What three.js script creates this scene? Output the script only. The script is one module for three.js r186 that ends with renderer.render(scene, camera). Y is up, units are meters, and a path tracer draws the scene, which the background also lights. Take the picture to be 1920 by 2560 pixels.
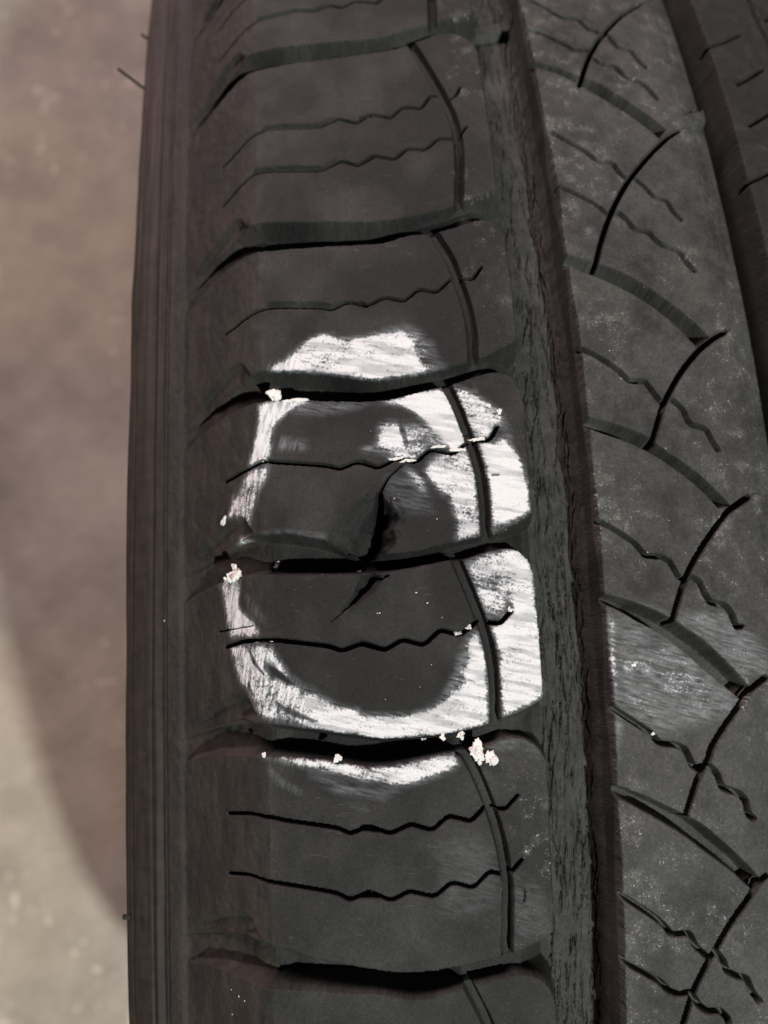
import * as THREE from 'three';
import { mergeGeometries, mergeVertices } from 'three/addons/utils/BufferGeometryUtils.js';
import { RectAreaLightUniformsLib } from 'three/addons/lights/RectAreaLightUniformsLib.js';

// ---------------------------------------------------------------- camera, light, exposure
const MM = 0.00085;                  // metres per tread unit
const R = 394.586;                   // outer radius of the tyre, tread units
const CROWN = 33.287e-4;                  // lateral crown of the tread
const MID = 70;                      // tread coordinate u of the tyre's middle
const TURN = 8 * Math.PI / 180;     // where tread coordinate v = 0 lies, measured from the top towards the viewer
const scene = new THREE.Scene();
scene.background = new THREE.Color(0x050505);
const camera = new THREE.PerspectiveCamera(57.086, 768 / 1024, 0.01, 30);
{
  // hand-held phone 13 cm from the tread; its frame is given relative to the tread point u = 0, v = 0
  const toWorld = new THREE.Matrix4().makeBasis(
    new THREE.Vector3(1, 0, 0),
    new THREE.Vector3(0, Math.sin(TURN), -Math.cos(TURN)),
    new THREE.Vector3(0, Math.cos(TURN), Math.sin(TURN)));
  toWorld.setPosition(-MID * MM, R * MM * (1 + Math.cos(TURN)), R * MM * Math.sin(TURN));
  const pose = new THREE.Matrix4().makeBasis(
    new THREE.Vector3(0.99057, -0.03805, 0.13164),
    new THREE.Vector3(0.01662, 0.98694, 0.16021),
    new THREE.Vector3(-0.13602, -0.15651, 0.97827));
  pose.setPosition(-1.5672 * MM, -2.954 * MM, 148.506 * MM);
  toWorld.multiply(pose).decompose(camera.position, camera.quaternion, camera.scale);
  camera.focus = 0.129;
  camera.userData.fStop = 18;
}
RectAreaLightUniformsLib.init();
const LAMPS = [
  { pos: [0.78, 2.90, 1.82], size: [0.10, 0.10], aim: [-0.05, 0.5, 0.05], color: [0.96, 1.0, 0.96], power: 3000, label: 'compact neutral white ceiling lamp on the side away from the chalked shoulder' },
  { pos: [-1.7, 2.55, -3.2], size: [2.4, 1.0], aim: [0, 0.6, 0.0], color: [1.0, 0.77, 0.80], power: 22, label: 'pinkish ceiling lamp far off over the open concrete floor' },
];
const renderer = new THREE.WebGLRenderer({ antialias: true });
renderer.toneMapping = THREE.LinearToneMapping;
renderer.toneMappingExposure = 1;
renderer.shadowMap.enabled = true;

// traced outlines in tread coordinates: millimetres across (u) and round (v) the tyre
const TRACE = {
  grooveUpper: [[[-0.75,-124.74],[6.26,-125.27],[13.17,-124.93],[25.92,-124.25],[29.19,-126.42],[35.65,-127.88],[44.73,-130.77]],[[-1.44,-79.68],[1.4,-79.79],[12.1,-78.54],[22.7,-77.42],[29.72,-78.49],[35.82,-79.92],[44.07,-83.64]],[[-1.67,-48.37],[1.38,-48.83],[6.16,-48.2],[10.92,-47.45],[14.81,-46.5],[16.81,-45.88],[20.16,-45.63],[25.21,-45.91],[31.46,-47.09],[34.89,-47.69],[37.77,-48.33],[44.38,-51.84]],[[-1.91,-19.18],[3.24,-19.19],[9.94,-17.66],[14.68,-15.3],[19.8,-14.49],[26.24,-15.01],[30.86,-16.18],[35.5,-17.09],[38.76,-17.23],[44.2,-20.65]],[[-1.5,11.68],[1.26,12.78],[7.76,13.75],[18.32,15.48],[19.72,15.39],[24.9,15.29],[30.12,14.69],[34.86,13.69],[37.0,12.86],[39.66,12.18],[44.01,10.0]],[[-0.71,47.68],[1.9,48.63],[8.26,50.37],[17.38,51.9],[18.73,52.16],[23.82,52.08],[28.94,51.4],[35.37,50.16],[37.44,49.59],[42.14,47.85],[44.13,46.4]]],
  grooveLower: [[[-0.83,-119.28],[4.15,-119.97],[25.63,-120.31],[31.83,-122.61],[35.29,-124.31],[38.36,-125.11],[40.96,-124.44],[43.38,-122.32],[44.29,-118.85]],[[-1.56,-73.71],[3.06,-73.56],[22.42,-72.82],[23.43,-73.22],[27.34,-74.33],[30.88,-74.25],[36.03,-75.54],[39.75,-76.98],[43.29,-76.29],[44.45,-73.03]],[[-0.76,-43.13],[3.51,-43.29],[9.07,-42.49],[20.68,-41.46],[25.01,-42.55],[29.24,-43.37],[32.36,-43.96],[36.4,-45.29],[39.28,-45.94],[41.53,-45.69],[43.4,-44.39],[44.03,-41.93],[44.41,-39.8]],[[-1.69,-12.35],[9.22,-11.71],[15.42,-11.53],[18.61,-11.52],[23.43,-12.11],[30.42,-13.17],[32.56,-13.08],[35.86,-14.18],[39.13,-14.73],[41.29,-14.51],[43.06,-12.67],[43.85,-10.46],[43.8,-5.86]],[[-2.36,17.62],[3.76,18.02],[11.52,18.98],[14.41,19.75],[17.76,19.91],[20.87,19.48],[25.82,18.46],[29.73,17.81],[32.6,17.61],[34.97,16.92],[37.91,15.73],[40.0,15.94],[42.57,17.2],[44.01,19.83]],[[-2.48,54.62],[17.31,55.51],[21.19,56.56],[26.29,55.84],[29.89,54.37],[32.97,53.93],[36.58,53.01],[39.42,52.72],[41.73,53.45],[43.5,55.32],[44.22,58.18]]],
  slots: [[[36.98,-139.24],[36.8,-135.86],[35.94,-125.79]],[[31.44,-121.9],[33.49,-115.68],[35.95,-107.71],[37.33,-102.39],[38.0,-96.49],[37.64,-89.7],[36.48,-79.52]],[[31.48,-74.39],[34.23,-68.26],[34.6,-65.71],[35.92,-60.61],[36.61,-55.03],[36.56,-50.89],[36.29,-47.46]],[[31.39,-44.01],[33.16,-39.38],[34.25,-35.16],[35.36,-31.31],[36.16,-26.95],[36.41,-22.68],[36.31,-17.06]],[[31.22,-13.0],[32.83,-8.44],[34.44,-3.81],[35.54,0.23],[36.12,4.21],[36.31,8.15],[36.06,13.21]],[[30.25,17.79],[31.03,17.85],[32.95,21.77],[34.82,26.95],[36.18,32.1],[36.9,37.22],[37.04,41.04],[36.61,49.56]],[[30.16,53.73],[31.88,57.24],[33.35,60.34],[34.57,64.02]]],
  shoulderSipes: [[[-9.69,-99.28],[-3.68,-100.19],[-0.06,-101.6],[1.84,-102.52],[10.58,-101.45],[12.14,-101.43],[15.65,-103.06],[18.99,-101.34],[21.94,-103.55],[19.77,-102.52],[22.32,-103.29],[25.52,-102.08],[28.07,-104.63],[31.63,-103.88],[33.67,-107.21],[35.54,-106.85]],[[37.22,-106.08],[38.78,-107.31],[39.63,-109.27]],[[-9.73,-89.16],[-3.81,-90.71],[0.1,-91.8],[3.48,-91.83],[12.0,-90.57],[15.74,-92.47],[18.71,-90.91],[22.19,-92.92],[19.12,-91.26],[21.66,-92.98],[25.55,-91.59],[28.19,-94.15],[31.37,-93.49],[34.23,-96.12],[37.3,-95.72]],[[38.53,-97.08],[39.81,-98.88]],[[-11.24,-132.34],[-1.38,-133.54],[1.14,-135.28],[8.61,-136.25],[12.29,-135.18],[15.76,-137.01],[18.04,-135.47],[20.86,-137.23],[25.51,-135.97],[25.26,-136.0],[27.5,-138.52],[30.83,-137.55]],[[-11.31,-143.5],[-2.68,-144.05],[1.31,-145.71],[8.27,-146.28]],[[-9.15,-59.53],[-2.63,-60.53],[1.63,-61.56],[10.54,-60.57],[12.52,-59.87],[15.45,-61.26],[18.83,-59.96],[17.52,-60.9],[18.77,-60.13],[21.86,-61.54],[25.24,-60.45],[27.99,-62.75],[30.96,-61.89],[33.92,-64.56]],[[35.53,-64.64],[37.68,-64.2],[39.37,-66.66]],[[-9.54,-30.21],[-3.19,-31.17],[0.77,-32.17],[1.59,-31.81],[10.62,-30.54],[12.78,-29.81],[15.82,-30.92],[19.04,-29.56],[16.17,-31.04],[19.11,-29.55],[22.46,-31.1],[25.42,-30.2],[28.01,-32.39],[31.78,-31.33],[34.41,-33.54]],[[35.24,-33.5],[37.74,-33.54],[38.63,-34.38],[39.44,-35.82]],[[-10.07,-0.38],[-5.07,-1.3],[0.46,-1.18],[1.79,-1.12],[9.95,0.16],[12.02,1.04],[15.21,-0.03],[18.32,1.02],[15.02,-0.17],[16.32,0.15],[18.91,1.18],[21.86,-0.43],[25.23,0.63],[27.98,-1.79],[31.1,-0.74],[34.13,-3.02]],[[35.71,-2.69],[37.82,-2.47],[39.53,-4.28]],[[-9.96,28.04],[-3.66,27.17],[1.24,27.67],[1.75,27.93],[10.75,29.33],[12.53,30.26],[15.63,29.15],[17.41,29.95],[14.16,29.38],[15.7,29.15],[18.87,30.36],[22.12,28.9],[25.43,30.0],[28.07,27.77],[31.64,28.77],[33.66,26.66]],[[34.83,26.7],[37.15,27.03],[39.06,24.93]],[[-10.21,38.19],[-4.31,37.25],[1.06,37.96],[1.83,38.09],[10.27,39.51],[12.29,40.68],[15.38,39.42],[17.15,40.21],[13.9,40.05],[15.45,39.42],[18.73,40.87],[21.57,39.37],[25.51,40.34],[28.26,38.11],[31.56,39.09],[34.21,36.62],[36.0,37.06]],[[37.42,37.11],[39.31,35.01]]],
  fineSlits: [[[-12.02,-3.22],[-2.62,-3.8]],[[39.54,39.47],[39.76,40.63],[39.48,41.51]]],
  centreSipes: [[[57.08,-135.33],[59.9,-133.22],[63.14,-129.59],[66.6,-129.27],[68.16,-126.23],[69.97,-125.59]],[[72.16,-125.0],[73.51,-121.08],[76.24,-120.59],[77.12,-117.97],[78.42,-115.69]],[[55.26,-125.68],[58.76,-123.96],[62.44,-121.34],[64.18,-119.44],[66.83,-119.83]],[[67.61,-117.44],[69.05,-115.85],[71.75,-115.57],[73.58,-112.41],[76.78,-111.06],[78.13,-109.11],[79.08,-106.94]],[[55.77,-97.25],[58.63,-94.8],[61.81,-92.43],[63.99,-89.88],[66.88,-89.77],[67.79,-87.44],[69.0,-85.93]],[[70.79,-86.0],[72.43,-84.14],[73.66,-81.91],[76.13,-81.08],[77.27,-78.33],[78.32,-76.91]],[[55.21,-83.98],[57.84,-82.66],[61.86,-80.07],[63.74,-77.88]],[[65.98,-78.11],[67.63,-76.5],[68.58,-74.52],[71.34,-73.88],[73.13,-71.25],[76.72,-69.79],[77.88,-67.2],[78.93,-65.85]],[[54.51,-50.31],[57.7,-48.69],[61.48,-45.83],[63.28,-43.66],[66.25,-43.64],[67.46,-41.49],[68.85,-39.5]],[[70.6,-40.26],[72.46,-38.44],[73.29,-35.72],[76.2,-34.82],[77.08,-32.43],[77.93,-30.95]],[[54.19,-19.35],[57.27,-17.73],[61.22,-14.84],[62.71,-12.73],[65.54,-12.52],[66.88,-11.65],[68.06,-9.15],[68.86,-8.58]],[[70.34,-8.95],[71.72,-8.23],[72.62,-5.74],[73.37,-4.63],[75.95,-4.14],[76.96,-2.61],[77.6,-0.28],[78.51,-0.53]],[[54.39,11.19],[57.5,13.4],[61.17,15.9],[62.69,17.78],[65.71,18.19],[67.05,19.03],[68.0,21.42],[67.61,20.91],[68.52,22.0],[69.51,21.79]],[[70.79,21.73],[72.11,22.97],[72.8,25.35],[75.59,26.29],[76.66,27.4],[77.08,29.77],[78.04,30.62]],[[54.18,40.76],[56.0,41.88],[59.67,44.39],[61.77,46.07],[63.07,47.82],[66.08,47.77],[67.1,50.04],[68.85,51.6]],[[70.4,50.94],[71.74,52.74],[72.25,54.34],[73.91,55.27],[75.6,55.68],[76.39,57.85],[77.78,59.7]],[[54.36,51.13],[56.98,52.7],[60.95,55.02],[62.27,56.53],[63.88,57.3],[66.07,57.08]],[[66.2,57.48],[67.39,59.4],[68.75,60.43],[70.98,60.49],[72.07,61.64],[72.33,62.69]]],
  thirdSipes: [[[93.31,-123.49],[98.22,-126.26],[103.59,-130.15]],[[98.01,-113.16],[102.49,-116.42],[106.12,-119.68]],[[97.86,-101.67],[103.35,-105.7],[106.34,-108.09]],[[93.06,-86.06],[99.2,-89.58],[102.8,-92.13]],[[111.67,-136.85],[116.49,-141.36]],[[113.96,-149.31],[109.27,-145.18]]],
  thirdSlot: [[110.37,-148.72],[110.23,-144.24],[109.86,-136.32],[110.41,-130.25],[111.14,-124.5],[111.66,-116.93]],
  diagonals: [[[[55.86,-160.06],[60.58,-158.03],[64.26,-155.84],[66.83,-155.04],[72.7,-149.98],[76.69,-145.89],[79.48,-142.68]],[[55.28,-158.4],[60.28,-156.16],[63.24,-153.74],[67.66,-150.12],[72.05,-146.42],[75.42,-142.8],[77.59,-140.02]]],[[[55.86,-116.06],[60.58,-114.03],[64.26,-111.84],[66.83,-111.04],[72.7,-105.98],[76.69,-101.89],[79.48,-98.68]],[[55.28,-114.4],[60.28,-112.16],[63.24,-109.74],[67.66,-106.12],[72.05,-102.42],[75.42,-98.8],[77.59,-96.02]]],[[[54.79,-68.81],[60.08,-67.4],[64.7,-65.36],[68.63,-62.69],[72.79,-59.4],[76.61,-55.84],[79.5,-52.32]],[[54.53,-66.74],[57.07,-65.35],[59.66,-64.32],[64.22,-61.96],[68.13,-59.33],[71.71,-56.4],[74.88,-52.87],[76.93,-50.01]]],[[[54.14,-37.58],[59.17,-36.14],[65.3,-33.68],[67.39,-31.59],[72.27,-28.03],[76.0,-24.51],[78.86,-21.03]],[[53.94,-35.65],[56.67,-34.41],[61.66,-32.55],[65.79,-30.43],[69.83,-27.47],[73.84,-23.96],[76.68,-20.48]]],[[[54.08,-6.85],[58.97,-5.61],[62.75,-4.14],[65.98,-2.41],[67.86,-1.28],[72.41,2.1],[75.83,5.71],[78.98,9.45]],[[53.95,-5.23],[57.17,-4.05],[60.05,-2.07],[63.8,-0.07],[66.7,2.17],[70.64,5.78],[74.09,8.84],[77.05,11.36]]],[[[54.17,23.63],[57.34,24.8],[61.05,26.53],[65.59,28.83],[68.82,30.56],[72.82,34.17],[76.34,37.52],[78.5,40.03]],[[54.08,25.42],[57.22,27.11],[60.89,29.35],[65.94,32.45],[69.93,35.79],[73.45,38.36],[76.98,41.73]]],[[[54.17,61.83],[57.34,63.0],[61.05,64.73],[65.59,67.03],[68.82,68.76],[72.82,72.37],[76.34,75.72],[78.5,78.23]],[[54.08,63.62],[57.22,65.31],[60.89,67.55],[65.94,70.65],[69.93,73.99],[73.45,76.56],[76.98,79.93]]]],
  arcs: [[[82.28,-98.93],[79.05,-96.54],[75.67,-93.01],[72.33,-89.2],[69.03,-85.16],[66.42,-80.9],[64.2,-76.79],[61.86,-71.38],[59.95,-65.81]],[[81.99,-136.46],[76.76,-131.84],[73.4,-127.72],[69.62,-122.76],[66.53,-117.14],[63.43,-109.29]],[[83.24,-53.74],[80.08,-52.01],[76.83,-49.37],[73.51,-45.84],[70.85,-42.1],[68.94,-39.05],[67.65,-36.04],[65.69,-31.31]],[[82.74,-22.74],[78.44,-20.18],[78.44,-20.14],[75.0,-16.5],[71.58,-12.37],[69.15,-8.57],[67.65,-5.07],[66.08,-1.07]],[[82.36,7.85],[78.63,10.1],[76.34,12.92],[73.17,16.45],[70.95,19.48],[71.19,20.05],[69.01,23.06],[67.71,25.84],[66.33,29.38]],[[79.94,39.62],[78.18,40.78],[76.34,43.24],[73.37,46.38],[70.7,50.32],[68.95,52.77],[66.64,56.48],[64.6,62.01]]],
  damageFacets: [[19.36,-25.27,0.0,15.08,-23.51,0,18.62,-23.7,1.1],[15.08,-23.51,0,16.81,-21.4,1.5,18.62,-23.7,1.1],[15.08,-23.51,0,12.93,-22.03,0,16.81,-21.4,1.5],[12.93,-22.03,0,15.01,-18.92,2.3,16.81,-21.4,1.5],[12.93,-22.03,0,9.76,-18.03,0,15.01,-18.92,2.3],[9.76,-18.03,0,13.64,-15.15,3.8,15.01,-18.92,2.3],[9.76,-18.03,0,8.2,-16.63,0,13.64,-15.15,3.8],[19.36,-25.27,0.0,18.62,-23.7,1.1,18.91,-22.89,4],[18.62,-23.7,1.1,16.81,-21.4,1.5,18.91,-22.89,4],[16.81,-21.4,1.5,18.4,-19.73,6,18.91,-22.89,4],[16.81,-21.4,1.5,15.01,-18.92,2.3,18.4,-19.73,6],[15.01,-18.92,2.3,17.48,-15.83,7,18.4,-19.73,6],[15.01,-18.92,2.3,13.64,-15.15,3.8,17.48,-15.83,7],[13.64,-15.15,3.8,16.43,-14.13,7.5,17.48,-15.83,7],[19.36,-25.27,0.0,18.91,-22.89,4,21.08,-23.17,0],[18.91,-22.89,4,22.4,-20.81,0,21.08,-23.17,0],[18.91,-22.89,4,18.4,-19.73,6,22.4,-20.81,0],[18.4,-19.73,6,21.25,-18.69,0.7,22.4,-20.81,0],[18.4,-19.73,6,17.48,-15.83,7,21.25,-18.69,0.7],[17.48,-15.83,7,21.24,-16.33,0.6,21.25,-18.69,0.7],[17.48,-15.83,7,16.43,-14.13,7.5,18.9,-14.59,1.6],[17.48,-15.83,7,18.9,-14.59,1.6,21.24,-16.33,0.6],[17.26,-11.27,3.2,19.88,-10.85,0,17.81,-8.45,0],[17.26,-11.27,3.2,15.38,-8.56,2.4,17.81,-8.45,0],[15.38,-8.56,2.4,14.45,-5.92,0,17.81,-8.45,0],[15.38,-8.56,2.4,13.44,-6.54,1.5,14.45,-5.92,0],[13.44,-6.54,1.5,12.37,-4.96,0,14.45,-5.92,0],[13.44,-6.54,1.5,10.47,-3.8,0.15,12.37,-4.96,0],[15.39,-11.26,0,17.26,-11.27,3.2,15.38,-8.56,2.4],[15.39,-11.26,0,14.34,-8.22,0,15.38,-8.56,2.4],[14.34,-8.22,0,15.38,-8.56,2.4,13.44,-6.54,1.5]],
  damageSlit: [[19.21,-25.28],[18.97,-22.88],[18.56,-20.11],[17.98,-17.38],[17.43,-15.44],[16.82,-14.4]],
  damageHair: [[23.03,-29.84],[22.22,-28.96],[21.22,-28.2],[20.51,-27.43],[19.99,-26.45],[19.32,-25.27]],
  damageTear: [[20.31,-18.74],[21.28,-19.38],[22.71,-19.54]],
  lipRight: [[19.57,-25.66],[21.28,-23.36],[22.58,-20.8],[21.52,-18.38],[21.53,-16.41]],
  lipLeft: [[19.19,-25.69],[15.0,-23.71],[12.75,-22.14],[9.57,-18.14]],
  lipLow: [[20.06,-10.75],[17.99,-8.25],[14.63,-5.72],[12.54,-4.66]],
  damageTear2: [[19.41,-10.88],[19.88,-11.05]],
  damageLow: [[17.45,-11.16],[15.47,-8.46],[13.53,-6.44],[12.18,-5.06],[10.47,-3.8]],
  chalk: [[1.0,0.5,[[1.38,-48.83],[1.39,-49.78],[3.97,-50.8],[6.29,-52.81],[8.91,-54.81],[10.64,-55.29],[12.61,-54.94],[13.43,-54.06],[15.48,-53.88],[17.19,-54.06],[21.48,-54.69],[24.59,-54.46],[26.45,-52.41],[27.13,-49.84],[28.12,-47.59],[30.33,-47.0],[25.21,-45.91],[20.16,-45.63],[16.81,-45.88],[18.13,-45.78],[14.81,-46.5],[10.92,-47.45],[6.17,-48.36]]],[0.62,1.0,[[21.5,-55.01],[25.22,-55.54],[27.7,-54.25],[29.51,-51.59],[29.9,-49.05],[31.46,-47.09],[28.06,-46.66],[24.04,-50.04],[19.96,-52.88]]],[1.05,0.35,[[-0.77,-42.82],[3.51,-43.29],[9.08,-42.65],[7.38,-41.87],[4.57,-40.89],[2.87,-39.51],[1.86,-37.93],[1.33,-34.96],[1.05,-32.15],[-3.18,-31.62],[-1.55,-35.91],[-0.82,-39.74]]],[0.82,0.35,[[-3.58,-30.65],[0.76,-31.43],[1.29,-30.5],[-0.76,-26.58],[-2.2,-23.33],[-8.15,-24.43],[-6.3,-27.04]]],[0.8,0.35,[[-7.65,-27.28],[-1.07,-25.99],[-2.2,-23.55],[-3.01,-20.79],[-3.76,-21.49],[-4.61,-22.81],[-9.13,-23.65],[-11.19,-22.52],[-9.64,-23.75],[-8.14,-24.66]]],[0.85,0.3,[[-6.88,-19.96],[-4.67,-19.6],[-3.63,-18.57],[-4.28,-17.8],[-8.74,-17.59],[-7.35,-18.56]]],[1.1,0.35,[[19.94,-41.36],[25.01,-42.55],[29.23,-43.21],[30.36,-43.3],[32.11,-40.33],[33.55,-36.97],[34.33,-34.27],[33.82,-32.98],[31.8,-31.62],[30.06,-34.48],[27.99,-36.66],[25.65,-39.19],[23.5,-40.52]]],[0.68,0.6,[[27.99,-36.66],[30.63,-34.75],[32.64,-31.72],[31.52,-31.49],[28.04,-32.98],[25.15,-30.36],[22.72,-30.94],[20.8,-30.76],[21.12,-31.76],[18.41,-32.22],[16.25,-32.95],[19.04,-33.94],[19.46,-37.18],[21.16,-37.96],[24.72,-37.45]]],[0.95,0.5,[[20.01,-37.14],[22.79,-37.56],[24.6,-35.37],[23.65,-33.07],[25.17,-30.65],[22.71,-30.79],[21.42,-32.33],[19.6,-34.2]]],[0.8,0.4,[[32.34,-43.66],[34.0,-43.27],[36.16,-42.25],[38.52,-40.03],[40.38,-38.76],[40.79,-36.95],[39.81,-35.21],[39.19,-36.13],[38.66,-34.67],[37.48,-33.84],[35.26,-33.79],[34.63,-36.62],[33.5,-40.26],[32.67,-42.42]]],[1.1,0.35,[[36.04,-33.02],[39.37,-33.18],[40.27,-34.02],[41.29,-32.81],[42.51,-30.72],[43.41,-28.09],[43.73,-25.22],[43.93,-20.73],[44.24,-21.21],[41.65,-19.63],[37.16,-17.71],[37.57,-23.72],[37.29,-27.47],[36.48,-31.55]]],[0.5,0.5,[[40.35,-38.46],[41.5,-35.44],[41.87,-33.08],[41.04,-33.11],[40.39,-35.49]]],[0.9,0.5,[[29.31,-31.3],[33.81,-32.83],[35.16,-28.42],[35.49,-21.06],[35.8,-23.79],[35.36,-17.09],[31.27,-16.3],[31.61,-19.76],[30.95,-22.31],[30.51,-24.03],[29.7,-24.11],[27.68,-26.77],[26.71,-28.83],[27.89,-30.51]]],[0.75,0.6,[[23.46,-29.3],[25.06,-28.63],[26.59,-26.83],[26.99,-24.24],[25.7,-25.44],[23.96,-28.4]]],[0.22,1.2,[[20.11,-27.76],[25.04,-28.34],[27.53,-24.21],[27.92,-21.4],[25.23,-21.53],[21.19,-21.74]]],[0.8,0.4,[[32.53,-12.53],[35.85,-14.04],[39.13,-14.73],[41.29,-14.51],[43.06,-12.67],[41.93,-8.09],[39.09,-5.77],[38.41,-3.38],[35.48,-3.5],[34.34,-6.76],[33.46,-10.04]]],[1.05,0.35,[[38.04,-14.5],[41.29,-14.51],[43.06,-12.67],[43.77,-10.46],[43.67,-5.87],[44.21,-1.83],[44.15,2.4],[39.96,1.98],[37.28,2.41],[36.19,-1.87],[37.81,-2.34],[39.81,-4.4],[39.44,-7.1],[40.73,-10.3],[39.53,-12.53]]],[0.98,0.35,[[37.29,2.15],[44.18,1.88],[44.1,9.48],[40.77,11.18],[37.27,12.74],[36.94,8.69]]],[1.02,0.4,[[32.11,0.1],[34.04,-1.42],[34.9,2.32],[35.17,7.32],[35.13,13.57],[30.12,14.69],[24.9,15.29],[18.42,15.48],[14.55,14.98],[12.94,14.41],[6.47,13.45],[5.19,12.36],[7.85,10.33],[14.35,10.53],[14.65,11.45],[18.55,11.58],[22.44,11.7],[25.59,10.9],[28.26,9.42],[30.98,7.17],[32.21,3.28]]],[0.6,0.8,[[33.23,-1.19],[31.25,1.39],[30.31,4.52],[28.87,7.35],[27.75,9.15],[25.6,10.64],[29.28,9.98],[32.09,5.9],[33.33,2.0]]],[0.78,0.5,[[0.35,4.76],[4.02,5.96],[7.92,7.42],[10.47,9.62],[14.35,10.53],[9.13,11.16],[7.77,13.48],[-0.04,11.69],[-1.85,10.89],[0.02,8.76]]],[0.95,0.4,[[2.18,5.63],[5.31,7.07],[8.65,9.29],[8.09,11.12],[4.72,9.97],[2.14,8.03],[0.85,6.38]]],[0.82,0.35,[[-8.59,-0.46],[-4.23,-0.7],[0.45,-0.5],[1.48,1.03],[3.26,4.32],[5.33,6.0],[3.5,5.67],[0.91,3.16],[-0.42,2.04],[0.34,5.56],[-0.01,10.09],[-1.85,10.89],[-3.26,8.48],[-4.4,6.59],[-6.09,6.04],[-6.91,4.09],[-8.15,0.41]]],[0.92,0.3,[[-11.88,-11.47],[-9.33,-12.65],[-5.7,-12.23],[-6.22,-8.28],[-5.82,-6.82],[-2.24,-4.33],[-0.92,-2.06],[-3.78,-1.65],[-8.56,-1.88],[-9.49,-4.23],[-9.93,-7.45],[-10.87,-11.06]]],[0.36,0.8,[[-4.04,-8.93],[-2.53,-7.95],[-0.3,-4.49],[-1.17,-4.26],[-3.31,-6.62]]],[0.9,0.4,[[-2.36,17.48],[3.77,17.89],[11.53,18.85],[18.19,19.92],[17.76,19.91],[20.87,19.48],[25.82,18.46],[29.73,17.94],[29.91,19.87],[28.32,20.85],[22.84,22.49],[18.19,22.76],[18.12,22.24],[14.03,21.76],[10.19,20.64],[6.32,19.78],[1.15,18.23]]],[0.4,0.8,[[29.36,20.63],[22.83,22.62],[16.88,23.5],[14.0,22.92],[6.31,20.56],[10.12,23.49],[18.04,24.69],[20.75,23.21]]],[0.42,0.4,[[-0.46,19.14],[2.13,21.79],[5.21,23.54],[4.94,23.8],[1.6,22.05]]],[0.42,0.4,[[12.39,25.35],[15.2,26.31],[15.45,26.57],[12.64,25.61]]],[0.4,0.9,[[34.96,17.18],[37.9,15.86],[40.52,16.09],[43.82,18.53],[43.0,19.02],[39.94,17.1],[36.78,17.5]]],[0.38,0.9,[[5.17,-42.68],[20.67,-41.31],[18.29,-41.63],[16.58,-40.69],[10.66,-39.92],[5.11,-40.38]]],[0.42,0.8,[[3.07,-36.31],[7.46,-35.06],[7.42,-33.57],[2.19,-33.99]]],[0.36,0.6,[[-0.9,-19.2],[3.24,-19.47],[9.96,-18.36],[9.94,-17.66],[3.23,-18.76]]],[0.8,0.5,[[55.47,-3.57],[56.99,-1.91],[56.24,4.18],[56.45,10.88],[55.24,10.7],[55.23,3.08]]],[0.5,1.5,[[57.1,-3.25],[60.03,-1.81],[66.67,2.44],[74.62,9.39],[76.72,11.87],[75.4,13.67],[62.82,15.97],[56.56,11.27]]],[0.68,0.8,[[56.16,9.17],[63.35,8.67],[74.6,9.66],[75.66,10.77],[63.25,9.98],[56.34,10.48]]],[0.42,1.2,[[68.01,-2.89],[76.93,-2.34],[82.8,3.55],[82.39,7.58],[77.71,7.39],[72.41,2.1]]],[0.6,0.4,[[67.73,-2.9],[76.36,-2.49],[76.55,-1.54],[68.51,-2.06]]],[0.55,0.4,[[59.52,-5.59],[64.41,-3.81],[72.46,1.57],[78.73,9.04],[78.41,9.29],[72.12,2.09],[64.34,-3.01]]],[0.55,0.5,[[55.38,12.53],[56.43,13.09],[56.62,14.4],[55.8,18.77],[55.43,18.24]]],[0.5,0.4,[[54.94,11.08],[57.59,12.1],[62.76,16.75],[62.71,17.53],[59.6,14.79]]],[0.12,1.5,[[26.39,32.07],[32.06,31.71],[35.87,33.36],[35.88,41.0],[31.69,43.42],[26.58,43.3]]],[0.14,1.2,[[37.59,35.97],[42.15,39.19],[43.22,46.36],[38.78,47.72],[37.6,43.6]]]],
  scraped: [[0.75,0.3,[[0.38,3.14],[1.69,3.73],[4.54,6.24],[3.49,6.2],[1.15,4.52]]],[0.7,0.3,[[1.33,9.07],[3.4,10.19],[7.8,12.17],[7.27,12.55],[2.87,10.71]]],[0.7,0.25,[[-3.63,-0.26],[-2.38,1.97],[-0.47,4.46],[-1.68,3.62],[-3.12,1.95]]],[0.6,0.2,[[-3.95,5.22],[-2.87,7.67],[-3.24,7.94],[-4.18,6.04]]],[0.9,0.2,[[37.85,-27.59],[39.22,-27.54],[39.19,-27.11],[37.82,-27.16]]],[0.6,0.3,[[23.08,-37.84],[23.59,-36.92],[24.51,-33.61],[23.67,-33.37],[23.09,-35.46]]]],
  crumbs: [[1.98,-44.06],[6.02,-42.91],[1.03,-14.39],[-7.21,-14.15],[-7.01,-12.81],[-9.84,-12.13],[-10.16,-23.39],[10.76,18.44],[33.14,17.11],[34.9,18.72],[33.45,18.93],[30.36,15.08],[27.62,15.38],[24.48,16.05],[30.86,-1.28],[32.5,-2.28],[21.9,-30.98],[24.34,-30.55],[38.21,-39.74],[40.07,-38.47],[59.34,5.08],[61.98,16.11],[-0.66,-0.88],[-0.86,17.5],[39.29,-4.69],[14.85,-12.53],[29.4,-32.76],[32.38,-32.03],[36.09,-33.75]],
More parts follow.
